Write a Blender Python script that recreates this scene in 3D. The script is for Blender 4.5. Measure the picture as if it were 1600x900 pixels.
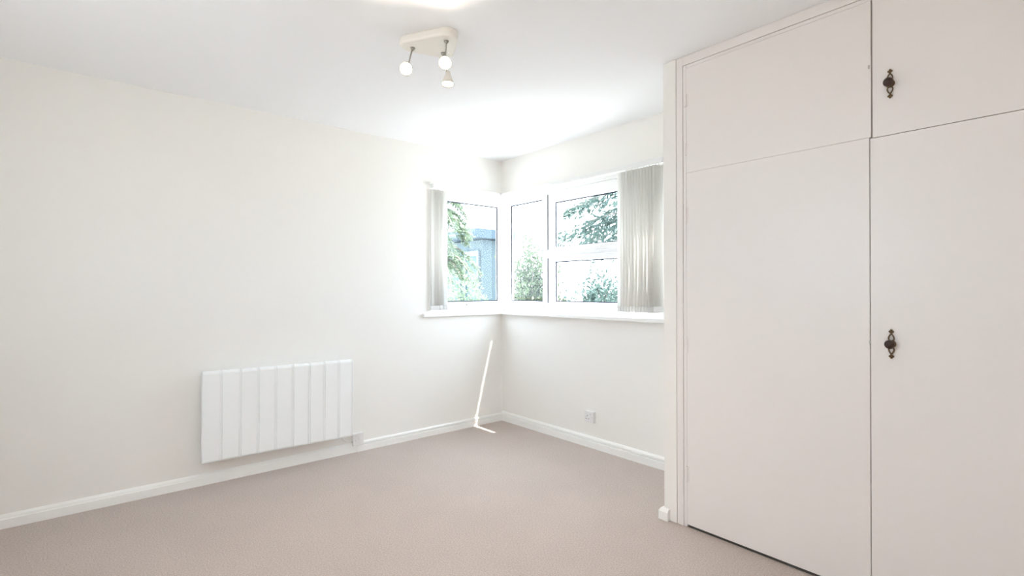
import bpy, bmesh, math, random
import numpy as np
from mathutils import Vector, Matrix

for o in list(bpy.data.objects):
    bpy.data.objects.remove(o)
SC = bpy.context.scene
COL = SC.collection
R = math.radians
H = 2.4

# ------------------------------------------------------------------ camera
F_PX = 792.5
yaw, pitch, roll = R(49.697), R(0.124), R(-0.132)
fwd = Vector((-math.sin(yaw) * math.cos(pitch), math.cos(yaw) * math.cos(pitch), math.sin(pitch)))
rgt0 = Vector((math.cos(yaw), math.sin(yaw), 0))
up0 = rgt0.cross(fwd)
rgt = rgt0 * math.cos(roll) + up0 * math.sin(roll)
up = -rgt0 * math.sin(roll) + up0 * math.cos(roll)
cam_data = bpy.data.cameras.new('camera')
cam_data.sensor_width = 36
cam_data.lens = F_PX / 1600 * 36
cam_data.clip_start = 0.02
cam_data.clip_end = 300
cam = bpy.data.objects.new('camera', cam_data)
COL.objects.link(cam)
m = Matrix((rgt, up, -fwd)).transposed().to_4x4()
m.translation = Vector((3.6567, -2.9774, 1.213))
cam.matrix_world = m
SC.camera = cam

# ------------------------------------------------------------------ sky, sun, exposure
SKY = 5.0
world = bpy.data.worlds.new('sky')
SC.world = world
world.use_nodes = True
wn = world.node_tree.nodes
wn['Background'].inputs['Color'].default_value = (0.745, 0.862, 1.0, 1)
wn['Background'].inputs['Strength'].default_value = SKY

sun_data = bpy.data.lights.new('sun', 'SUN')
sun_data.energy = 11.0
sun_data.angle = R(0.53)
sun_data.color = (1.0, 0.96, 0.9)
sun = bpy.data.objects.new('sun', sun_data)
COL.objects.link(sun)
sun.rotation_euler = Vector((-0.11, -0.262, -1.0)).to_track_quat('-Z', 'Y').to_euler()
sun.location = (2, 4, 12)

vs = SC.view_settings
vs.view_transform = 'Standard'
vs.look = 'None'
vs.gamma = 1
vs.use_curve_mapping = False
vs.exposure = 1.17
SC.display_settings.display_device = 'sRGB'
SC.cycles.max_bounces = 14
SC.cycles.diffuse_bounces = 10
SC.cycles.transparent_max_bounces = 16
SC.cycles.caustics_reflective = False
SC.cycles.caustics_refractive = False
SC.cycles.sample_clamp_indirect = 8


# ------------------------------------------------------------------ materials
def mat(name, col, rough=0.5, metal=0.0, bump=None, spec=None, vary=None, emit=None, estr=0, trans=0.0):
    mt = bpy.data.materials.new(name)
    mt.use_nodes = True
    nt = mt.node_tree
    b = nt.nodes['Principled BSDF']
    b.inputs['Base Color'].default_value = (*col, 1)
    b.inputs['Roughness'].default_value = rough
    b.inputs['Metallic'].default_value = metal
    if spec is not None:
        b.inputs['Specular IOR Level'].default_value = spec
    tc = nt.nodes.new('ShaderNodeTexCoord')
    if vary:  # (scale, amount)
        n = nt.nodes.new('ShaderNodeTexNoise')
        n.inputs['Scale'].default_value = vary[0]
        n.inputs['Detail'].default_value = 6
        mx = nt.nodes.new('ShaderNodeMix')
        mx.data_type = 'RGBA'
        a = vary[1]
        mx.inputs[6].default_value = (*[c * (1 - a) for c in col], 1)
        mx.inputs[7].default_value = (*[min(1, c * (1 + a)) for c in col], 1)
        nt.links.new(tc.outputs['Object'], n.inputs['Vector'])
        nt.links.new(n.outputs['Fac'], mx.inputs[0])
        nt.links.new(mx.outputs[2], b.inputs['Base Color'])
    if bump:  # (scale, strength, distance)
        n2 = nt.nodes.new('ShaderNodeTexNoise')
        n2.inputs['Scale'].default_value = bump[0]
        n2.inputs['Detail'].default_value = 4
        bp = nt.nodes.new('ShaderNodeBump')
        bp.inputs['Strength'].default_value = bump[1]
        bp.inputs['Distance'].default_value = bump[2]
        nt.links.new(tc.outputs['Object'], n2.inputs['Vector'])
        nt.links.new(n2.outputs['Fac'], bp.inputs['Height'])
        nt.links.new(bp.outputs['Normal'], b.inputs['Normal'])
    if emit:
        b.inputs['Emission Color'].default_value = (*emit, 1)
        b.inputs['Emission Strength'].default_value = estr
    if trans:
        out = nt.nodes['Material Output']
        tr = nt.nodes.new('ShaderNodeBsdfTranslucent')
        tr.inputs['Color'].default_value = (*col, 1)
        ms = nt.nodes.new('ShaderNodeMixShader')
        ms.inputs[0].default_value = trans
        nt.links.new(b.outputs[0], ms.inputs[1])
        nt.links.new(tr.outputs[0], ms.inputs[2])
        nt.links.new(ms.outputs[0], out.inputs['Surface'])
    return mt


M = {}
M['wall'] = mat('cream_wall_paint', (0.865, 0.850, 0.822), 0.75, bump=(90, 0.08, 0.002), vary=(1.3, 0.006), spec=0.3)
M['ceiling'] = mat('white_ceiling_paint', (0.90, 0.91, 0.935), 0.85, bump=(60, 0.06, 0.002), spec=0.2)
M['gloss'] = mat('white_gloss_wood_paint', (0.90, 0.90, 0.885), 0.3, bump=(25, 0.05, 0.001))
M['door'] = mat('cream_satin_door_paint', (0.825, 0.79, 0.772), 0.38, bump=(14, 0.05, 0.002), vary=(2.0, 0.008))
M['upvc'] = mat('white_window_plastic', (0.90, 0.91, 0.92), 0.25)
M['seal'] = mat('grey_glazing_rubber', (0.025, 0.028, 0.05), 0.8, spec=0.1)
M['draught'] = mat('grey_draught_strip', (0.22, 0.22, 0.24), 0.7)
M['radiator'] = mat('white_radiator_enamel', (0.885, 0.905, 0.915), 0.35)
M['plastic'] = mat('white_socket_plastic', (0.80, 0.80, 0.80), 0.3)
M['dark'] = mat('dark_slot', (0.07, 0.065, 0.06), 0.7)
M['switch_red'] = mat('switch_marking', (0.45, 0.30, 0.26), 0.5)
M['brass'] = mat('aged_brass', (0.14, 0.09, 0.045), 0.45, metal=0.6, vary=(90, 0.4))
M['knob'] = mat('dark_wooden_knob', (0.038, 0.015, 0.009), 0.35, vary=(120, 0.35))
M['slat'] = mat('cream_blind_fabric', (0.93, 0.92, 0.90), 0.8, bump=(400, 0.15, 0.0005), trans=0.68)
M['chrome'] = mat('satin_metal', (0.45, 0.43, 0.40), 0.3, metal=0.9)
M['lampwhite'] = mat('white_lamp_enamel', (0.84, 0.80, 0.74), 0.35)
M['bulb'] = mat('lit_bulb_glass', (1, 1, 1), 0.3, emit=(1.0, 0.87, 0.68), estr=7)
M['inside'] = mat('wardrobe_interior_board', (0.20, 0.15, 0.11), 0.8)
M['render_wall'] = mat('blue_grey_render', (0.10, 0.135, 0.155), 0.85, vary=(8, 0.05))
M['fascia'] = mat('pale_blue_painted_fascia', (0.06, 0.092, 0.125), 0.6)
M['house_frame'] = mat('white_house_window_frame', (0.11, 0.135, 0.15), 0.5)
M['house_glass'] = mat('dark_teal_window_glass', (0.055, 0.105, 0.11), 0.7)
M['felt'] = mat('grey_roof_felt', (0.35, 0.35, 0.36), 0.9)
M['bark'] = mat('tree_bark', (0.20, 0.17, 0.15), 0.9, bump=(30, 0.5, 0.02))
M['lawn'] = mat('pale_sunlit_gravel', (0.50, 0.49, 0.46), 0.95, vary=(5, 0.2))
M['paving'] = mat('pale_patio_stone', (0.55, 0.54, 0.52), 0.9, vary=(3, 0.08))
M['outer_wall'] = mat('outer_brick', (0.45, 0.36, 0.30), 0.9)


def leafmat(name, col):
    return mat(name, col, 0.55, vary=(6, 0.3), trans=0.35)


M['leaf_pale'] = leafmat('pale_green_leaves', (0.15, 0.20, 0.13))
M['leaf_yellow'] = leafmat('yellow_green_leaves', (0.092, 0.125, 0.065))
M['leaf_teal'] = leafmat('blue_green_needles', (0.062, 0.098, 0.084))


def glassmat():
    mt = bpy.data.materials.new('clear_window_glass')
    mt.use_nodes = True
    nt = mt.node_tree
    nt.nodes.clear()
    out = nt.nodes.new('ShaderNodeOutputMaterial')
    tr = nt.nodes.new('ShaderNodeBsdfTransparent')
    tr.inputs['Color'].default_value = (0.97, 0.99, 0.985, 1)
    gl = nt.nodes.new('ShaderNodeBsdfGlossy')
    gl.inputs['Roughness'].default_value = 0.0
    fr = nt.nodes.new('ShaderNodeFresnel')
    fr.inputs['IOR'].default_value = 1.35
    mx = nt.nodes.new('ShaderNodeMixShader')
    ge = nt.nodes.new('ShaderNodeNewGeometry')      # only the entering face reflects
    mr = nt.nodes.new('ShaderNodeMath'); mr.operation = 'SUBTRACT'; mr.use_clamp = True
    nt.links.new(fr.outputs[0], mr.inputs[0]); nt.links.new(ge.outputs['Backfacing'], mr.inputs[1])
    nt.links.new(mr.outputs[0], mx.inputs[0])
    nt.links.new(tr.outputs[0], mx.inputs[1])
    nt.links.new(gl.outputs[0], mx.inputs[2])
    nt.links.new(mx.outputs[0], out.inputs['Surface'])
    return mt


M['glass'] = glassmat()


def carpetmat():
    mt = bpy.data.materials.new('pinkish_beige_carpet')
    mt.use_nodes = True
    nt = mt.node_tree
    b = nt.nodes['Principled BSDF']
    b.inputs['Roughness'].default_value = 1.0
    b.inputs['Specular IOR Level'].default_value = 0.05
    b.inputs['Sheen Weight'].default_value = 0.25
    b.inputs['Sheen Roughness'].default_value = 0.5
    tc = nt.nodes.new('ShaderNodeTexCoord')
    fine = nt.nodes.new('ShaderNodeTexNoise')
    fine.inputs['Scale'].default_value = 150
    fine.inputs['Detail'].default_value = 5
    fine.inputs['Roughness'].default_value = 0.7
    big = nt.nodes.new('ShaderNodeTexNoise')
    big.inputs['Scale'].default_value = 3.0
    big.inputs['Detail'].default_value = 3
    for n in (fine, big):
        nt.links.new(tc.outputs['Object'], n.inputs['Vector'])
    ramp = nt.nodes.new('ShaderNodeValToRGB')
    ramp.color_ramp.elements[0].position = 0.30
    ramp.color_ramp.elements[0].color = (0.335, 0.278, 0.246, 1)
    ramp.color_ramp.elements[1].position = 0.70
    ramp.color_ramp.elements[1].color = (0.640, 0.548, 0.503, 1)
    nt.links.new(fine.outputs['Fac'], ramp.inputs[0])
    mx = nt.nodes.new('ShaderNodeMix')
    mx.data_type = 'RGBA'
    mx.blend_type = 'MULTIPLY'
    mx.inputs[0].default_value = 1
    mr = nt.nodes.new('ShaderNodeMapRange')
    mr.inputs['To Min'].default_value = 0.93
    mr.inputs['To Max'].default_value = 1.07
    nt.links.new(big.outputs['Fac'], mr.inputs['Value'])
    nt.links.new(ramp.outputs[0], mx.inputs[6])
    nt.links.new(mr.outputs[0], mx.inputs[7])
    nt.links.new(mx.outputs[2], b.inputs['Base Color'])
    bp = nt.nodes.new('ShaderNodeBump')
    bp.inputs['Strength'].default_value = 0.6
    bp.inputs['Distance'].default_value = 0.006
    nt.links.new(fine.outputs['Fac'], bp.inputs['Height'])
    nt.links.new(bp.outputs['Normal'], b.inputs['Normal'])
    return mt


M['carpet'] = carpetmat()


# ------------------------------------------------------------------ helpers
def tag(o, label=None, cat=None, group=None, kind=None):
    if label: o['label'] = label
    if cat: o['category'] = cat
    if group: o['group'] = group
    if kind: o['kind'] = kind
    return o


def empty(name, loc=(0, 0, 0), parent=None):
    o = bpy.data.objects.new(name, None)
    COL.objects.link(o)
    o.empty_display_size = 0.05
    o.location = loc
    if parent:
        o.parent = parent
        o.matrix_parent_inverse = Matrix.Identity(4)
    return o


def obj(name, bm, m, parent=None, smooth=False):
    """bm is in world coordinates; parents here are never rotated while building."""
    me = bpy.data.meshes.new(name)
    bmesh.ops.recalc_face_normals(bm, faces=bm.faces[:])
    bm.to_mesh(me)
    bm.free()
    me.materials.append(m)
    if smooth:
        for p in me.polygons:
            p.use_smooth = True
    o = bpy.data.objects.new(name, me)
    COL.objects.link(o)
    if parent:
        w = Vector((0, 0, 0))
        q = parent
        while q:
            w += q.location
            q = q.parent
        me.transform(Matrix.Translation(-w))
        o.parent = parent
    return o


def box(bm, x0, x1, y0, y1, z0, z1, bev=0, seg=2):
    vs_ = [bm.verts.new(p) for p in ((x0, y0, z0), (x1, y0, z0), (x1, y1, z0), (x0, y1, z0),
                                     (x0, y0, z1), (x1, y0, z1), (x1, y1, z1), (x0, y1, z1))]
    fs = [bm.faces.new([vs_[i] for i in f]) for f in ((0, 3, 2, 1), (4, 5, 6, 7), (0, 1, 5, 4), (1, 2, 6, 5), (2, 3, 7, 6), (3, 0, 4, 7))]
    if bev:
        es = list({e for f in fs for e in f.edges})
        bmesh.ops.bevel(bm, geom=es, offset=bev, segments=seg, affect='EDGES', profile=0.7)
    return vs_


def boxes(*bs, bev=0):
    bm = bmesh.new()
    for b in bs:
        box(bm, *b, bev=bev)
    return bm


def extrude_profile(prof, p0, dirv, length, outv, cut0=0.0, cut1=0.0):
    """profile points (depth along outv, height), swept from p0 along dirv; cut = mitre slope per unit depth."""
    bm = bmesh.new()
    d = Vector(dirv); o_ = Vector(outv); p0 = Vector(p0)
    a = [bm.verts.new(p0 + o_ * q[0] + Vector((0, 0, q[1])) + d * (cut0 * q[0])) for q in prof]
    b = [bm.verts.new(p0 + o_ * q[0] + Vector((0, 0, q[1])) + d * (length + cut1 * q[0])) for q in prof]
    n = len(prof)
    for i in range(n):
        j = (i + 1) % n
        bm.faces.new((a[i], a[j], b[j], b[i]))
    bm.faces.new(a[::-1]); bm.faces.new(b)
    return bm


def tube(bm, pts, rad, seg=10, cap=True):
    pts = [Vector(p) for p in pts]
    rads = rad if isinstance(rad, (list, tuple)) else [rad] * len(pts)
    rings = []
    prev = None
    for i, p in enumerate(pts):
        t = (pts[min(i + 1, len(pts) - 1)] - pts[max(i - 1, 0)]).normalized()
        if prev is None:
            a = t.orthogonal().normalized()
        else:
            a = (prev - t * prev.dot(t)).normalized()
        prev = a
        b = t.cross(a)
        rings.append([bm.verts.new(p + (a * math.cos(k * 2 * math.pi / seg) + b * math.sin(k * 2 * math.pi / seg)) * rads[i]) for k in range(seg)])
    for r0, r1 in zip(rings, rings[1:]):
        for k in range(seg):
            bm.faces.new((r0[k], r0[(k + 1) % seg], r1[(k + 1) % seg], r1[k]))
    if cap:
        bm.faces.new(rings[0][::-1]); bm.faces.new(rings[-1])


def lathe(bm, prof, origin, axis, seg=24):
    """prof: (radius, distance along axis)."""
    ax = Vector(axis).normalized()
    a = ax.orthogonal().normalized(); b = ax.cross(a)
    o_ = Vector(origin)
    rings = []
    for r, h in prof:
        if r < 1e-6:
            rings.append([bm.verts.new(o_ + ax * h)])
        else:
            rings.append([bm.verts.new(o_ + ax * h + (a * math.cos(k * 2 * math.pi / seg) + b * math.sin(k * 2 * math.pi / seg)) * r) for k in range(seg)])
    for r0, r1 in zip(rings, rings[1:]):
        for k in range(seg):
            k2 = (k + 1) % seg
            if len(r0) == 1 and len(r1) == 1:
                continue
            if len(r0) == 1:
                bm.faces.new((r0[0], r1[k2], r1[k]))
            elif len(r1) == 1:
                bm.faces.new((r0[k], r0[k2], r1[0]))
            else:
                bm.faces.new((r0[k], r0[k2], r1[k2], r1[k]))


# ------------------------------------------------------------------ room shell
XR, YF, T = 4.0, -3.9, 0.22
SILL_B, SILL_T, HEAD = 0.982, 1.012, 2.09
WL, WR = -0.77, 1.745   # near end of left opening (y), right end of back opening (x)

tag(obj('floor', boxes((-0.0, XR + 0.1, YF, 0.0, -0.12, 0.0)), M['carpet']),
    'pinkish beige carpet covering the whole floor', kind='structure')
tag(obj('ceiling', boxes((-T, XR + 0.1, YF - 0.1, T, H, H + 0.2)), M['ceiling']),
    'smooth white ceiling', kind='structure')
tag(obj('wall_left', boxes((-T, 0, YF - 0.1, WL, -0.3, H), (-T, 0, WL, T, -0.3, SILL_B), (-T, 0, WL, T, HEAD, H)), M['wall']),
    'cream painted wall with the radiator', kind='structure')
tag(obj('wall_back', boxes((0, WR, 0, T, -0.3, SILL_B), (0, WR, 0, T, HEAD, H), (WR, XR + 0.1, 0, T, -0.3, H)), M['wall']),
    'cream painted wall under and beside the wide window', kind='structure')
# wall behind the camera, with an added window opening for fill light
FX0, FX1, FZ0, FZ1 = 1.4, 2.5, 1.15, 2.1
tag(obj('wall_front', boxes((0, FX0, YF - 0.1, YF, -0.3, H), (FX1, XR + 0.1, YF - 0.1, YF, -0.3, H),
                            (FX0, FX1, YF - 0.1, YF, -0.3, FZ0), (FX0, FX1, YF - 0.1, YF, FZ1, H)), M['wall']), kind='structure')
tag(obj('wall_right', boxes((XR, XR + 0.1, YF, 0, 0, H)), M['wall']), kind='structure')
# short nib of wall that carries the wardrobe
NX0, NX1, NY = 2.131, 2.205, -0.632
tag(obj('wall_nib', boxes((NX0, NX1, NY, 0, 0, H), bev=0.002), M['wall']),
    'narrow painted wall end beside the wardrobe', kind='structure')

# skirting
P_OLD = [(0, 0), (0.018, 0), (0.018, 0.046), (0.015, 0.050), (0.013, 0.060), (0.006, 0.070), (0, 0.070)]
P_TWO = [(0, 0), (0.020, 0), (0.020, 0.044), (0.018, 0.047), (0.005, 0.047), (0.005, 0.053), (0.016, 0.054), (0.015, 0.064), (0.008, 0.072), (0, 0.072)]
P_RT = [(0, 0), (0.020, 0), (0.020, 0.050), (0.018, 0.053), (0.004, 0.053), (0.004, 0.059), (0.015, 0.060), (0.014, 0.072), (0.007, 0.084), (0, 0.085)]
tag(obj('baseboard_left', extrude_profile(P_OLD, (0, YF, 0), (0, 1, 0), -1.41 - YF, (1, 0, 0)), M['gloss']), kind='structure')
tag(obj('baseboard_left', extrude_profile(P_TWO, (0, -1.41, 0), (0, 1, 0), 1.41, (1, 0, 0), 0, -1), M['gloss']), kind='structure')
tag(obj('baseboard_back', extrude_profile(P_RT, (0, 0, 0), (1, 0, 0), NX0, (0, -1, 0), 1, -1), M['gloss']), kind='structure')
P_N = [(0, 0), (0.022, 0), (0.022, 0.044), (0.014, 0.058), (0, 0.060)]
bm = extrude_profile(P_N, (NX0, 0, 0), (0, -1, 0), -NY, (-1, 0, 0), 1, 1)
tag(obj('baseboard_nib', bm, M['gloss']), kind='structure')
bm = extrude_profile(P_N, (NX0, NY, 0), (1, 0, 0), 0.034, (0, -1, 0), -1, 0)
tag(obj('baseboard_nib', bm, M['gloss']), kind='structure')
tag(obj('baseboard_front', extrude_profile(P_OLD, (0, YF, 0), (1, 0, 0), XR, (0, 1, 0)), M['gloss']), kind='structure')
tag(obj('baseboard_right', extrude_profile(P_OLD, (XR, YF, 0), (0, 1, 0), -0.63 - YF, (-1, 0, 0)), M['gloss']), kind='structure')


# ------------------------------------------------------------------ windows
def axbox(plane, c, th, u0, u1, z0, z1):
    """box in the window plane: plane 'x' -> u is y, thickness along x; plane 'y' -> u is x."""
    if plane == 'x':
        return (c - th / 2, c + th / 2, u0, u1, z0, z1)
    return (u0, u1, c - th / 2, c + th / 2, z0, z1)


def ring(plane, c, th, u0, u1, z0, z1, w, wb=None, wt=None, bev=0.003):
    wl, wr_ = w if isinstance(w, tuple) else (w, w)
    wb = wl if wb is None else wb
    wt = wl if wt is None else wt
    bm = bmesh.new()
    for b in ((u0, u0 + wl, z0, z1), (u1 - wr_, u1, z0, z1), (u0 + wl, u1 - wr_, z0, z0 + wb), (u0 + wl, u1 - wr_, z1 - wt, z1)):
        box(bm, *axbox(plane, c, th, *b), bev=bev, seg=1)
    return bm


def pane(plane, c, u0, u1, z0, z1, parent, inward):
    p = obj('pane', boxes(axbox(plane, c, 0.006, u0, u1, z0, z1)), M['glass'], parent)
    s = ring(plane, c + inward * 0.006, 0.005, u0, u1, z0, z1, 0.008, bev=0)
    obj('glazing_seal', s, M['seal'], parent)
    return p


# window_1: the short light in the left wall
w1 = tag(empty('window_1', (-0.1, -0.385, SILL_T)), 'short window in the left wall with white frame', kind='structure')
obj('window_frame', ring('x', -0.10, 0.07, WL, 0.05, SILL_T, HEAD, (0.10, 0.012), 0.04, 0.05), M['upvc'], w1)
s = obj('sash', ring('x', -0.095, 0.075, WL + 0.104, 0.047, SILL_T + 0.042, HEAD - 0.052, (0.098, 0.015), 0.047, 0.050, bev=0.006), M['upvc'], w1)
pane('x', -0.112, -0.568, 0.032, 1.101, 1.988, s, 1)
bm = bmesh.new()
box(bm, -0.058, -0.045, -0.395, -0.365, 1.062, 1.088, bev=0.003)
box(bm, -0.046, -0.036, -0.44, -0.37, 1.070, 1.082, bev=0.003)
h = obj('window_handle', bm, M['upvc'], s)
bm = bmesh.new(); lathe(bm, [(0, 0), (0.006, 0), (0.006, 0.003), (0, 0.003)], (-0.036, -0.375, 1.076), (1, 0, 0), 12)
obj('handle_lock', bm, M['dark'], s)
bm = extrude_profile([(0, SILL_B), (0.024, SILL_B), (0.027, SILL_B + 0.004), (0.027, SILL_T - 0.006), (0.021, SILL_T), (-0.065, SILL_T), (-0.065, SILL_B)],
                     (0, WL - 0.07, 0), (0, 1, 0), 0.84, (1, 0, 0), 0, -1.4)
obj('window_sill', bm, M['gloss'], w1)

# window_2: the wide light in the back wall
w2 = tag(empty('window_2', (0.8, 0.1, SILL_T)), 'wide window in the back wall with opening sashes', kind='structure')
obj('window_frame', ring('y', 0.10, 0.07, -0.05, WR, SILL_T, HEAD, (0.05, 0.07), 0.05, 0.05), M['upvc'], w2)
fx = obj('window_frame', ring('y', 0.10, 0.072, -0.002, 0.478 + 0.006, SILL_T + 0.05, HEAD - 0.05, (0.020, 0.006), 0.041, 0.045), M['upvc'], w2)
pane('y', 0.112, 0.018, 0.478, 1.103, 1.995, fx, -1)
obj('mullion', boxes((0.484, 0.548, 0.065, 0.135, SILL_T + 0.05, HEAD - 0.05), bev=0.003), M['upvc'], w2)
obj('mullion', boxes((1.337, 1.46, 0.065, 0.135, SILL_T + 0.05, HEAD - 0.05), bev=0.003), M['upvc'], w2)
obj('transom', boxes((0.548, 1.337, 0.070, 0.135, 1.495, 1.517), bev=0.003), M['upvc'], w2)
for (z0, z1, g0, g1) in ((1.517, HEAD - 0.052, 1.566, 1.950), (SILL_T + 0.052, 1.495, 1.105, 1.446)):
    s = obj('sash', ring('y', 0.092, 0.07, 0.554, 1.332, z0 + 0.003, z1 - 0.003, (0.052, 0.034), g0 - z0 - 0.003, z1 - 0.003 - g1, bev=0.007), M['upvc'], w2)
    pane('y', 0.108, 0.606, 1.298, g0, g1, s, -1)
    obj('draught_seal', boxes((0.5490, 0.5545, 0.054, 0.0645, z0 + 0.03, z1 - 0.02)), M['draught'], s)
    bm = bmesh.new()
    hz = g0 - 0.028
    box(bm, 1.045, 1.075, 0.045, 0.058, hz - 0.012, hz + 0.012, bev=0.003)
    box(bm, 1.06, 1.13, 0.036, 0.046, hz - 0.007, hz + 0.007, bev=0.003)
    obj('window_handle', bm, M['upvc'], s)
    bm = bmesh.new(); lathe(bm, [(0, 0), (0.006, 0), (0.006, 0.003), (0, 0.003)], (1.06, 0.045, hz), (0, -1, 0), 12)
    obj('handle_lock', bm, M['dark'], s)
pane('y', 0.10, 1.46, WR - 0.07, 1.105, 1.99, w2, -1)
obj('corner_post', boxes((-0.145, -0.05, 0.05, 0.145, SILL_T - 0.03, HEAD), bev=0.004), M['upvc'], w2)
bm = extrude_profile([(0, SILL_B), (0.037, SILL_B), (0.040, SILL_B + 0.004), (0.040, SILL_T - 0.006), (0.034, SILL_T), (-0.065, SILL_T), (-0.065, SILL_B)],
                     (0, 0, 0), (1, 0, 0), WR + 0.03, (0, -1, 0), 1, 0)
obj('window_sill', bm, M['gloss'], w2)
# sub-sill that fills the depth of both walls under the frames
tag(obj('trim_1', boxes((-T - 0.03, -0.0655, WL, T + 0.03, SILL_B, SILL_T), (-0.065, WR, 0.0655, T + 0.03, SILL_B, SILL_T)), M['upvc']), kind='structure')
# thin bead along the head of the openings
bm = boxes((0, 0.006, WL, 0.0, HEAD - 0.002, HEAD + 0.010), (0, WR, -0.006, 0, HEAD - 0.002, HEAD + 0.010), bev=0.001)
tag(obj('trim_2', bm, M['gloss']), kind='structure')
# unseen rear window, added so daylight fills the room from behind
w_fill = tag(empty('window_rear_fill', (1.9, YF - 0.05, FZ0)), kind='structure')
obj('window_frame', ring('y', YF - 0.05, 0.07, FX0, FX1, FZ0, FZ1, 0.06), M['upvc'], w_fill)
obj('mullion', boxes((1.87, 1.93, YF - 0.08, YF - 0.02, FZ0 + 0.06, FZ1 - 0.06), bev=0.003), M['upvc'], w_fill)
obj('pane', boxes((FX0 + 0.06, 1.87, YF - 0.053, YF - 0.047, FZ0 + 0.06, FZ1 - 0.06)), M['glass'], w_fill)
obj('pane', boxes((1.93, FX1 - 0.06, YF - 0.053, YF - 0.047, FZ0 + 0.06, FZ1 - 0.06)), M['glass'], w_fill)


# ------------------------------------------------------------------ vertical blinds
def slat_bm(cx, cy, z0, z1, ang, width=0.086, camber=0.006):
    bm = bmesh.new()
    n = 6
    rows = []
    dirv = Vector((math.cos(ang), math.sin(ang), 0)); nrm = Vector((-math.sin(ang), math.cos(ang), 0))
    for side in (1, -1):
        for z in (z0, z1):
            rows.append([bm.verts.new(Vector((cx, cy, z)) + dirv * (width * (k / n - 0.5)) + nrm * (camber * (1 - (2 * k / n - 1) ** 2) + side * 0.0004)) for k in range(n + 1)])
    a0, a1, b0, b1 = rows
    for k in range(n):
        bm.faces.new((a0[k], a0[k + 1], a1[k + 1], a1[k]))
        bm.faces.new((b0[k + 1], b0[k], b1[k], b1[k + 1]))
        bm.faces.new((a1[k], a1[k + 1], b1[k + 1], b1[k]))
        bm.faces.new((a0[k + 1], a0[k], b0[k], b0[k + 1]))
    bm.faces.new((a0[0], a1[0], b1[0], b0[0])); bm.faces.new((a0[n], b0[n], b1[n], a1[n]))
    return bm


def blind(name, label, rail, spots, ang, z0, z1):
    t = tag(empty(name, (rail[0], rail[2], rail[4])), label, 'blind', 'vertical blinds drawn open at the corner windows')
    bm = bmesh.new()
    box(bm, *rail, bev=0.004)
    obj('headrail', bm, M['plastic'], t)
    for i, (x, y) in enumerate(spots):
        a = ang + 0.035 * math.sin(i * 2.1)
        dz = 0.004 * math.sin(i * 1.7)
        s_ = obj('slat', slat_bm(x, y, z0 + dz, z1, a), M['slat'], t, smooth=True)
        d = Vector((math.cos(a), math.sin(a)))
        bm = bmesh.new()
        n = Vector((-math.sin(a), math.cos(a)))
        vv = []
        for sx, sn, z in [(-1, -1, 0), (1, -1, 0), (1, 1, 0), (-1, 1, 0), (-1, -1, 1), (1, -1, 1), (1, 1, 1), (-1, 1, 1)]:
            q = Vector((x, y)) + d * sx * 0.041 + n * (0.003 + sn * 0.0022)
            vv.append(bm.verts.new((q.x, q.y, z0 + dz + 0.002 + z * 0.034)))
        for f in ((0, 3, 2, 1), (4, 5, 6, 7), (0, 1, 5, 4), (1, 2, 6, 5), (2, 3, 7, 6), (3, 0, 4, 7)):
            bm.faces.new([vv[k] for k in f])
        obj('bottom_weight', bm, M['plastic'], s_)
        bm = bmesh.new(); tube(bm, [(x, y, z1 - 0.002), (x, y, z1 + 0.012)], 0.004, 6)
        obj('hook', bm, M['plastic'], s_)
    bm = bmesh.new()
    for (x, y), (x2, y2) in zip(spots, spots[1:]):
        for off in (-0.038, 0.038):
            d = Vector((math.cos(ang), math.sin(ang))) * off
            pts = [(x + d.x, y + d.y, z0 + 0.02), ((x + x2) / 2 + d.x, (y + y2) / 2 + d.y, z0 + 0.008), (x2 + d.x, y2 + d.y, z0 + 0.02)]
            tube(bm, pts, 0.0012, 5)
    obj('bead_chain', bm, M['plastic'], t)['kind'] = 'stuff'
    return t


RY = -0.030
spots_r = [(1.412 + 0.0245 * i, RY) for i in range(13)]
b2 = blind('vertical_blind', 'cream vertical blind bunched against the wardrobe end of the wide window',
           (0.0, 1.742, RY - 0.022, RY + 0.022, 2.052, 2.088), spots_r, R(48), 1.052, 2.042)
spots_l = [(0.030, -0.738 + 0.036 * i) for i in range(3)]
b1 = blind('vertical_blind', 'narrow bunch of vertical blind slats at the left end of the short window',
           (0.008, 0.052, -0.768, -0.056, 2.052, 2.088), spots_l, R(76), 1.040, 2.042)
bm = bmesh.new()
for k in range(56):
    zz = 2.05 - k * 0.0115
    lathe(bm, [(0, -0.003), (0.0024, 0), (0, 0.003)], (1.733, RY - 0.026, zz), (0, 0, 1), 5)
obj('pull_chain', bm, M['plastic'], b2)['kind'] = 'stuff'

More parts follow.
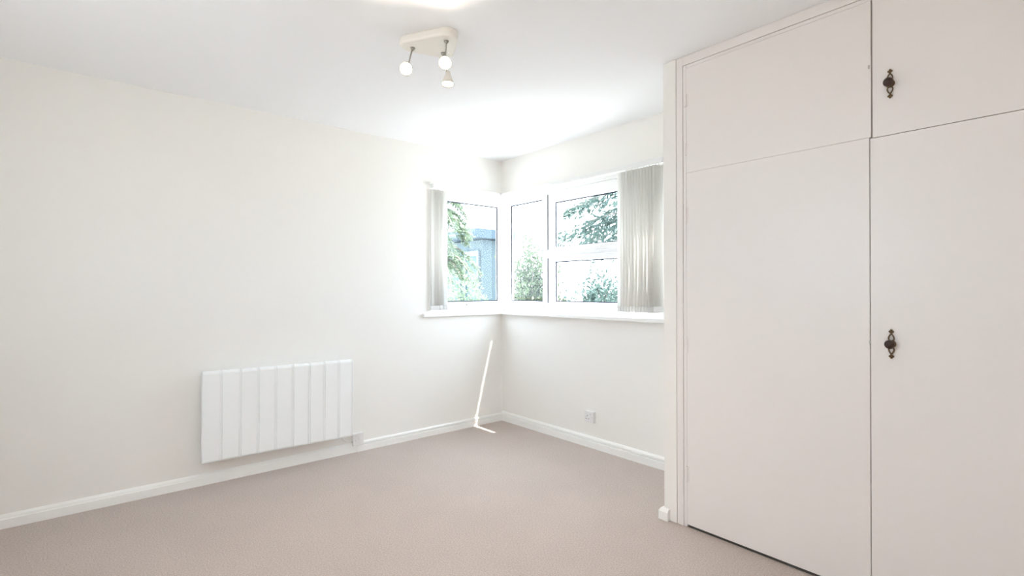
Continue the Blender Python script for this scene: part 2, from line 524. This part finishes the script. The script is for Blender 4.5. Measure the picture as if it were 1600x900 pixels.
# ------------------------------------------------------------------ wardrobe
WY = -0.630
wr = tag(empty('wardrobe', (2.205, WY, 0)), 'tall cream built-in wardrobe with flush doors and dark knobs', 'wardrobe')
obj('end_stile', boxes((2.207, 2.2425, WY, WY + 0.03, 0, H - 0.001), bev=0.0015), M['door'], wr)
obj('stop_bead', boxes((2.2445, 2.2615, WY + 0.002, WY + 0.03, 0, 2.352), bev=0.0015), M['door'], wr)
obj('top_rail', boxes((2.2425, 3.90, WY, WY + 0.03, 2.3545, H - 0.001), bev=0.0015), M['door'], wr)
obj('stop_bead', boxes((2.2635, 3.90, WY + 0.002, WY + 0.03, 2.3365, 2.3525), bev=0.0015), M['door'], wr)
obj('end_stile', boxes((3.90, 3.998, WY, WY + 0.03, 0, H - 0.001), bev=0.0015), M['door'], wr)
obj('carcass', boxes((2.2635, 3.89, -0.03, -0.012, 0.002, 2.39), (2.2075, 2.2255, WY + 0.032, -0.03, 0.002, 2.39),
                     (3.90, 3.918, WY + 0.032, -0.03, 0.002, 2.39), (2.2635, 3.89, WY + 0.032, -0.031, 1.785, 1.795),
                     (2.2635, 3.89, WY + 0.05, -0.031, 0.001, 0.006)), M['inside'], wr)
Z_SPLIT_L, Z_SPLIT_R = 1.802, 1.797


def hinge(door, x, z, hh):
    bm = bmesh.new()
    tube(bm, [(x, WY - 0.003, z - hh / 2), (x, WY - 0.003, z + hh / 2)], 0.0042, 10)
    for k in (-0.28, -0.09, 0.09, 0.28):
        tube(bm, [(x, WY - 0.003, z + k * hh - 0.0012), (x, WY - 0.003, z + k * hh + 0.0012)], 0.0048, 10)
    box(bm, x - 0.011, x + 0.011, WY - 0.0012, WY + 0.0005, z - hh / 2, z + hh / 2)
    obj('hinge', bm, M['door'], door)


def loop_pts(z_in, z_out, w, x):
    """closed teardrop outline, wide near z_in"""
    out = []
    n = 28
    for k in range(n + 1):
        a = 2 * math.pi * k / n
        t = (1 - math.cos(a)) / 2          # 0 at z_out tip, 1 at z_in
        zz = z_out + (z_in - z_out) * t
        ww = w * math.sin(a) * (0.55 + 0.6 * t)
        out.append((x + ww, WY - 0.0035, zz))
    return out


def handle(door, x, z):
    bm = bmesh.new()
    for sg in (1, -1):
        tube(bm, loop_pts(z + sg * 0.012, z + sg * 0.037, 0.0095, x), 0.0024, 8, cap=False)
        # stem and fleur tip
        tube(bm, [(x, WY - 0.003, z + sg * 0.035), (x, WY - 0.003, z + sg * 0.046)], [0.0035, 0.0026], 8)
        for dx, dz in ((-0.0048, 0.047), (0.0048, 0.047), (0, 0.052)):
            lathe(bm, [(0, -0.0042), (0.0030, -0.0028), (0.0042, 0), (0.0030, 0.0028), (0, 0.0042)], (x + dx, WY - 0.003, z + sg * dz), (0, 1, 0), 10)
        lathe(bm, [(0, -0.005), (0.0045, -0.003), (0.006, 0), (0.0045, 0.003), (0, 0.005)], (x, WY - 0.0045, z + sg * 0.045), (0, 1, 0), 10)
    lathe(bm, [(0.015, 0), (0.015, 0.002), (0.012, 0.004), (0, 0.004)], (x, WY - 0.0005, z), (0, -1, 0), 24)
    obj('backplate', bm, M['brass'], door, smooth=True)
    bm = bmesh.new()
    lathe(bm, [(0.006, 0), (0.0055, 0.010), (0.009, 0.013), (0.0155, 0.018), (0.0172, 0.024), (0.0155, 0.030), (0.010, 0.0345), (0, 0.036)],
          (x, WY - 0.004, z), (0, -1, 0), 28)
    obj('knob', bm, M['knob'], door, smooth=True)


def door(x0, x1, z0, z1, hinge_x, hinge_z, hx=None, hz=None, label=None):
    d = obj('door', boxes((x0, x1, WY, WY + 0.020, z0, z1), bev=0.0012), M['door'], wr)
    if label: d['label'] = label
    for z, hh in hinge_z:
        hinge(d, hinge_x, z, hh)
    if hx: handle(d, hx, hz)
    return d


XU, XLO = 3.0555, 3.0495
door(2.2635, XU, Z_SPLIT_L + 0.0005, 2.335, 2.2625, ((2.17, 0.062), (1.920, 0.062)), label='plain upper door without a knob')
obj('gap_shade_strip', boxes((2.2635, 3.893, WY + 0.010, WY + 0.0290, 0.0, 0.015)), M['dark'], wr)  # dark strip added to stand for the shade in the gap under the doors
obj('centre_stile', boxes((3.030, 3.080, WY + 0.0205, WY + 0.040, 0.016, 2.33)), M['door'], wr)
door(2.2635, XLO, 0.0155, Z_SPLIT_L - 0.0005, 2.2625, ((1.587, 0.085), (0.927, 0.085), (0.271, 0.078)), label='plain tall lower door without a knob')
door(XU + 0.0055, 3.893, Z_SPLIT_R + 0.0012, 2.335, 3.8965, ((2.17, 0.062), (1.92, 0.062)), 3.118, 1.991, label='upper door with a dark knob on a pierced brass plate')
door(XLO + 0.0030, 3.893, 0.0155, Z_SPLIT_R - 0.0012, 3.8965, ((1.587, 0.085), (0.927, 0.085), (0.271, 0.078)), 3.119, 1.001, label='tall lower door with a dark knob on a pierced brass plate')
for z in (1.002, 2.078):
    bm = bmesh.new(); box(bm, 3.0465, 3.0525, WY - 0.002, WY + 0.004, z - 0.007, z + 0.007, bev=0.001)
    obj('catch', bm, M['chrome'], wr)

# ------------------------------------------------------------------ radiator
rad = tag(empty('radiator', (0.0, -1.948, 0.43)), 'white slatted electric panel radiator on the left wall', 'radiator')
edges = [-2.422, -2.315, -2.209, -2.104, -1.998, -1.889, -1.781, -1.678, -1.575, -1.474]
RZ0, RZ1 = 0.150, 0.708
for i, (a, b) in enumerate(zip(edges, edges[1:])):
    bm = bmesh.new()
    # outline in (y, x) : flat face, rounded left edge and a raised rolled lip on the right edge
    pr = [(a + 0.0004, 0.062), (a + 0.0004, 0.094), (a + 0.003, 0.0975), (a + 0.007, 0.0985), (b - 0.016, 0.0985),
          (b - 0.011, 0.100), (b - 0.007, 0.1035), (b - 0.004, 0.1030), (b - 0.0018, 0.099), (b - 0.0004, 0.096), (b - 0.0004, 0.062)]
    levels = [(RZ0, 0.012), (RZ0 + 0.006, 0.003), (RZ0 + 0.014, 0), (RZ1 - 0.018, 0), (RZ1 - 0.008, 0.004), (RZ1 - 0.002, 0.012), (RZ1, 0.022)]
    rings_ = []
    for z, inset in levels:
        rings_.append([bm.verts.new((max(0.062, x - inset) if x > 0.07 else x, y + (0.3 * inset if y < (a + b) / 2 else -0.3 * inset) * 0.6, z)) for y, x in pr])
    for r0, r1 in zip(rings_, rings_[1:]):
        n = len(pr)
        for k in range(n):
            bm.faces.new((r0[k], r0[(k + 1) % n], r1[(k + 1) % n], r1[k]))
    bm.faces.new(rings_[0][::-1]); bm.faces.new(rings_[-1])
    obj('panel', bm, M['radiator'], rad)
obj('body', boxes((0.020, 0.061, -2.412, -1.484, RZ0 + 0.012, RZ1 - 0.016), bev=0.004), M['radiator'], rad)
for y in (-2.25, -1.65):
    obj('wall_bracket', boxes((0.001, 0.0195, y - 0.02, y + 0.02, 0.25, 0.62)), M['chrome'], rad)
bm = bmesh.new()
tube(bm, [(0.035, -1.53, RZ0 + 0.014), (0.035, -1.528, 0.125), (0.034, -1.50, 0.105), (0.028, -1.47, 0.098), (0.024, -1.450, 0.098)], 0.0042, 8)
obj('power_cable', bm, M['plastic'], rad)
rad.rotation_euler = (R(-0.45), 0, 0)

# fused spur beside the radiator
sp = tag(empty('spur_switch', (0, -1.409, 0.098)), 'small white wall switch box beside the radiator above the skirting', 'switch')
obj('back_box', boxes((0.0215, 0.030, -1.449, -1.369, 0.057, 0.141), (0.0005, 0.0215, -1.449, -1.369, 0.073, 0.141), bev=0.0015), M['plastic'], sp)
obj('faceplate', boxes((0.0302, 0.0385, -1.451, -1.367, 0.055, 0.1425), bev=0.002), M['plastic'], sp)
obj('rocker', boxes((0.0386, 0.0415, -1.436, -1.425, 0.093, 0.115), bev=0.001), M['plastic'], sp)
obj('fuse_holder', boxes((0.0386, 0.0405, -1.408, -1.388, 0.088, 0.118), bev=0.001), M['plastic'], sp)
obj('indicator', boxes((0.0386, 0.0392, -1.4325, -1.4285, 0.088, 0.0915)), M['switch_red'], sp)
bm = boxes((0.0386, 0.0390, -1.405, -1.391, 0.101, 0.1035))
obj('slot', bm, M['dark'], sp)

# single socket on the back wall
so = tag(empty('wall_socket', (1.083, 0, 0.236)), 'white single plug socket on the wall under the wide window', 'socket')
X0, Z0 = 1.040, 0.193
obj('back_box', boxes((X0 + 0.001, X0 + 0.085, -0.022, -0.0005, Z0 + 0.001, Z0 + 0.085), bev=0.0015), M['plastic'], so)
obj('faceplate', boxes((X0, X0 + 0.086, -0.031, -0.0222, Z0, Z0 + 0.086), bev=0.003), M['plastic'], so)
obj('rocker', boxes((X0 + 0.055, X0 + 0.068, -0.0345, -0.0312, Z0 + 0.048, Z0 + 0.070), bev=0.001), M['plastic'], so)
obj('switch_mark', boxes((X0 + 0.057, X0 + 0.066, -0.0349, -0.0346, Z0 + 0.0635, Z0 + 0.0675)), M['switch_red'], so)
for (px, pz, ww, hh) in ((0.030, 0.052, 0.0045, 0.009), (0.018, 0.030, 0.008, 0.0045), (0.042, 0.030, 0.008, 0.0045)):
    obj('pin_slot', boxes((X0 + px - ww / 2, X0 + px + ww / 2, -0.0316, -0.0312, Z0 + pz - hh / 2, Z0 + pz + hh / 2)), M['dark'], so)
for px in (0.013, 0.073):
    bm = bmesh.new(); lathe(bm, [(0, 0), (0.0028, 0), (0.0028, 0.0006), (0, 0.0006)], (X0 + px, -0.0312, Z0 + 0.043), (0, -1, 0), 10)
    obj('screw', bm, M['chrome'], so)

# ------------------------------------------------------------------ ceiling spotlight fitting
lt = tag(empty('ceiling_spotlight', (1.60, -1.70, H)), 'three headed ceiling spotlight on a rounded white plate with lit bulbs', 'light')
corners = [(1.497, -1.800), (1.700, -1.690), (1.545, -1.610)]
cc = Vector((sum(c[0] for c in corners) / 3, sum(c[1] for c in corners) / 3))
outline = []
RAD = 0.052
for i in range(3):
    c = Vector(corners[i]); p = Vector(corners[i - 1]); n = Vector(corners[(i + 1) % 3])
    inn = c + (cc - c).normalized() * 0.02
    e1 = (c - p).normalized(); e2 = (n - c).normalized()
    a0 = math.atan2(-e1.x, e1.y)
    a1 = math.atan2(-e2.x, e2.y)
    while a1 < a0: a1 += 2 * math.pi
    for k in range(13):
        a = a0 + (a1 - a0) * k / 12
        outline.append(inn + Vector((math.cos(a), math.sin(a))) * RAD)
cen = sum(outline, Vector((0, 0))) / len(outline)
bm = bmesh.new()
rings_ = []
for z, s in ((H - 0.0005, 0.97), (H - 0.006, 1.0), (H - 0.026, 1.0), (H - 0.034, 0.975), (H - 0.037, 0.93)):
    rings_.append([bm.verts.new((cen.x + (p.x - cen.x) * s, cen.y + (p.y - cen.y) * s, z)) for p in outline])
for r0, r1 in zip(rings_, rings_[1:]):
    n = len(outline)
    for k in range(n):
        bm.faces.new((r0[k], r0[(k + 1) % n], r1[(k + 1) % n], r1[k]))
bm.faces.new(rings_[0]); bm.faces.new(rings_[-1][::-1])
obj('ceiling_plate', bm, M['lampwhite'], lt, smooth=False)


def spot(base, head, aim, power, label=None):
    base, head, aim = Vector(base), Vector(head), Vector(aim).normalized()
    back = head - aim * 0.012
    bm = bmesh.new()
    lathe(bm, [(0, 0), (0.011, 0), (0.009, 0.008), (0.004, 0.012)], base, (0, 0, -1), 16)
    tube(bm, [base, base + (back - base) * 0.5, back], 0.0035, 10)
    s_ = obj('arm', bm, M['chrome'], lt, smooth=True)
    bm = bmesh.new()
    prof = [(0, -0.040), (0.011, -0.040), (0.013, -0.036), (0.014, -0.022), (0.019, -0.006), (0.027, 0.012), (0.030, 0.022), (0.031, 0.026), (0.029, 0.026), (0.026, 0.017)]
    lathe(bm, prof, head, aim, 28)
    hd = obj('lamp_head', bm, M['lampwhite'], lt, smooth=True)
    bm = bmesh.new()
    lathe(bm, [(0.0255, 0.015), (0.0255, 0.021), (0.020, 0.025), (0.010, 0.027), (0, 0.0275)], head, aim, 24)
    obj('bulb', bm, M['bulb'], hd, smooth=True)
    bm = bmesh.new()
    lathe(bm, [(0.031, 0.024), (0.0318, 0.0275), (0.0300, 0.0275), (0.0295, 0.024)], head, aim, 28)
    obj('retaining_ring', bm, M['chrome'], hd, smooth=True)
    ld = bpy.data.lights.new('lamp_glow', 'SPOT')
    ld.energy = power
    ld.color = (1.0, 0.86, 0.72)
    ld.spot_size = R(122)
    ld.spot_blend = 1.0
    ld.shadow_soft_size = 0.022
    lo = bpy.data.objects.new('lamp_glow', ld)
    COL.objects.link(lo)
    lo.parent = lt
    lo.location = head + aim * 0.034 - Vector((1.60, -1.70, H))
    lo.rotation_euler = aim.to_track_quat('-Z', 'Y').to_euler()


ZP = H - 0.037
spot((1.512, -1.775, ZP), (1.500, -1.800, 2.262), (0.75, -0.60, -0.48), 22)
spot((1.672, -1.690, ZP), (1.625, -1.665, 2.285), (0.80, -0.58, -0.48), 22)
spot((1.560, -1.635, ZP), (1.555, -1.605, 2.245), (0.12, -0.10, -0.95), 22)

# ------------------------------------------------------------------ outside
GZ = -0.30
tag(obj('ground_outside', boxes((-90, 60, -60, 90, GZ - 0.2, GZ)), M['lawn']), 'pale sunlit ground outside the windows', kind='structure')
tag(obj('path_outside', boxes((-4.2, 4.5, T + 0.05, 2.4, GZ, GZ + 0.03), (-3.0, -T - 0.05, -6, T + 0.05, GZ, GZ + 0.03)), M['paving']), kind='structure')

hs = tag(empty('neighbour_house', (-7.5, 5.6, GZ)), 'low flat-roofed blue-grey house seen through the short corner window', 'house')
HX0, HX1, HY = -11.0, -5.08, 3.6
obj('wall', boxes((HX0, HX1, HY, 4.3, GZ, 2.28)), M['render_wall'], hs)
obj('roof', boxes((HX0 - 0.15, HX1 + 0.15, HY - 0.30, 4.4, 2.30, 2.50), bev=0.01), M['fascia'], hs)
bm = bmesh.new(); tube(bm, [(HX0, HY - 0.35, 2.38), (HX1 + 0.15, HY - 0.35, 2.36)], 0.05, 10)
obj('gutter', bm, M['fascia'], hs)
for (x0, x1, z0, z1, n) in ((-9.8, -5.85, 0.9, 1.95, 4), (-5.70, -5.15, -0.1, 2.05, 1)):
    f = bmesh.new()
    box(f, x0, x1, HY - 0.06, HY - 0.001, z1 - 0.12, z1); box(f, x0, x1, HY - 0.06, HY - 0.001, z0, z0 + 0.08)
    for k in range(n + 1):
        xx = x0 + (x1 - x0 - 0.07) * k / n
        box(f, xx, xx + 0.07, HY - 0.06, HY - 0.001, z0 + 0.08, z1 - 0.12)
    fr = obj('window', f, M['house_frame'], hs)
    for k in range(n):
        xa = x0 + (x1 - x0 - 0.07) * k / n + 0.07
        xb = x0 + (x1 - x0 - 0.07) * (k + 1) / n
        obj('pane', boxes((xa, xb, HY - 0.035, HY - 0.002, z0 + 0.08, z1 - 0.12)), M['house_glass'], fr)


def leaf_mesh(name, centers, normals_dirs, sizes, m, parent, rnd, aspect=2.2):
    """many folded leaves as one mesh: each 4 verts, 2 tris."""
    n = len(centers)
    c = np.array(centers); d = np.array(normals_dirs)
    s = np.array(sizes)[:, None]
    d /= np.linalg.norm(d, axis=1, keepdims=True) + 1e-9
    r = rnd.normal(size=(n, 3))
    w = np.cross(d, r); w /= np.linalg.norm(w, axis=1, keepdims=True) + 1e-9
    fold = np.cross(d, w)
    v = np.stack([c, c + d * s * 0.5 + w * s / aspect * 0.5 + fold * s * 0.06, c + d * s, c + d * s * 0.5 - w * s / aspect * 0.5 + fold * s * 0.06], 1).reshape(-1, 3)
    w_ = Vector((0, 0, 0)); q = parent
    while q: w_ += q.location; q = q.parent
    v = v - np.array(w_)
    idx = (np.arange(n) * 4)[:, None]
    f = np.concatenate([idx + np.array([0, 1, 2]), idx + np.array([0, 2, 3])], 0)
    me = bpy.data.meshes.new(name)
    me.from_pydata(v.tolist(), [], f.tolist())
    me.materials.append(m)
    o = bpy.data.objects.new(name, me)
    COL.objects.link(o)
    o.parent = parent
    o['kind'] = 'stuff'
    return o


def shrub(loc, h, r, leafm, label, name, cat, group=None, leaf=0.06, n=5000, seed=1, z_lo=0.15):
    rnd = np.random.default_rng(seed)
    t = tag(empty(name, loc), label, cat, group)
    L = Vector(loc)
    bm = bmesh.new()
    C, D, S = [], [], []
    nb = 26
    for b in range(nb):
        az = rnd.uniform(0, 2 * math.pi); tilt = rnd.uniform(0.05, 1.0)
        tip = np.array([math.cos(az) * r * tilt, math.sin(az) * r * tilt, h * (z_lo + (1 - z_lo) * math.sqrt(max(0.03, 1 - tilt * tilt * 0.9)) * rnd.uniform(0.55, 1.0))])
        mid = tip * np.array([0.35, 0.35, 0.6])
        pts = [L + Vector((0, 0, 0)), L + Vector(mid), L + Vector(tip)]
        tube(bm, pts, [0.02, 0.012, 0.004], 5)
        k = n // nb
        u = rnd.uniform(0.35, 1.05, k)[:, None]
        base = np.where(u < 0.5, mid * u * 2, mid + (tip - mid) * (u * 2 - 1))
        pos = base + rnd.normal(scale=0.13 * r + 0.02, size=(k, 3))
        C.append(pos + np.array(loc)); D.append(rnd.normal(size=(k, 3)) + tip / np.linalg.norm(tip) * 0.7)
        S.append(rnd.uniform(0.6, 1.2, k) * leaf)
    obj('stems', bm, M['bark'], t)
    leaf_mesh('foliage', np.concatenate(C), np.concatenate(D), np.concatenate(S), leafm, t, rnd)
    return t


def conifer(loc, h, r, label, name, seed, n_br=40, z0f=0.2, droop=0.5, leafm=None, az_range=None, per=420, leaf=0.09, twig=0.09):
    rnd = np.random.default_rng(seed)
    t = tag(empty(name, loc), label, 'tree')
    L = np.array(loc, float)
    bm = bmesh.new(); tube(bm, [tuple(L), tuple(L + [0.05, 0, h * 0.5]), tuple(L + [0, 0.05, h])], [0.16, 0.11, 0.02], 10)
    obj('trunk', bm, M['bark'], t)
    bm = bmesh.new()
    C, D, S = [], [], []
    for b in range(n_br):
        zf = z0f + (1 - z0f) * (b + rnd.uniform(0, 1)) / n_br
        az = rnd.uniform(*(az_range or (0, 2 * math.pi)))
        ln = r * (1.05 - zf * 0.75) * rnd.uniform(0.75, 1.1)
        u = np.linspace(0, 1, 7)
        dirv = np.array([math.cos(az), math.sin(az), 0])
        pts = L + dirv * (u * ln)[:, None] + np.array([0, 0, 1.0]) * (zf * h + 0.12 * u * ln - droop * ln * u ** 2.2)[:, None]
        tube(bm, [tuple(p) for p in pts], list(0.03 * (1 - u) + 0.004), 5)
        uu = rnd.uniform(0.15, 1.03, per)
        base = np.stack([np.interp(uu, u, pts[:, k]) for k in range(3)], 1)
        side = np.cross(dirv, [0, 0, 1.0])
        # needles hang in flat sprays with drooping tips
        lat = rnd.normal(scale=0.16 * ln, size=per) * (1.1 - uu * 0.7)
        lat = np.round(lat / twig) * twig + rnd.normal(scale=0.012, size=per)
        pos = base + side * lat[:, None] + np.array([0, 0, 1.0]) * (-np.abs(lat) * 0.45 + rnd.normal(scale=0.02, size=per))[:, None]
        dd = dirv * rnd.uniform(0.2, 1, per)[:, None] + side * (np.sign(lat) * rnd.uniform(0.3, 1, per))[:, None] + np.array([0, 0, -1.0]) * rnd.uniform(0.1, 0.9, per)[:, None]
        C.append(pos); D.append(dd + rnd.normal(scale=0.25, size=(per, 3))); S.append(rnd.uniform(0.5, 1.2, per) * leaf)
    obj('branches', bm, M['bark'], t)
    leaf_mesh('foliage', np.concatenate(C), np.concatenate(D), np.concatenate(S), leafm or M['leaf_teal'], t, rnd, aspect=3.2)
    return t


# cedar whose drooping boughs cross the opening sashes
conifer((-1.0, 7.6, GZ), 8.5, 5.4, 'blue-green cedar with drooping boughs beyond the sashes of the wide window', 'cedar_tree', 3, n_br=150, z0f=0.30, per=1000, droop=0.27, leaf=0.15, twig=0.16)
conifer((-4.40, 2.05, GZ), 4.6, 1.15, 'pale feathery conifer in front of the neighbouring house', 'conifer_tree', 5, n_br=60, z0f=0.36, leafm=M['leaf_pale'], per=420, leaf=0.08, droop=0.8)
shrub((-3.25, 3.35, GZ), 2.5, 0.66, M['leaf_yellow'], 'yellow-green leafy shrub seen through the fixed pane of the wide window', 'leafy_shrub', 'shrub', n=8000, seed=11, leaf=0.085)
shrub((-1.3, 2.9, GZ), 1.95, 0.72, M['leaf_teal'], 'dark green rounded shrub behind the lower opening sash', 'round_shrub', 'shrub', n=11000, seed=12, leaf=0.075)
shrub((-2.5, 1.35, GZ), 1.72, 0.52, M['leaf_pale'], 'low pale shrub in front of the neighbouring house', 'low_shrub', 'shrub', n=5000, seed=13, leaf=0.07)
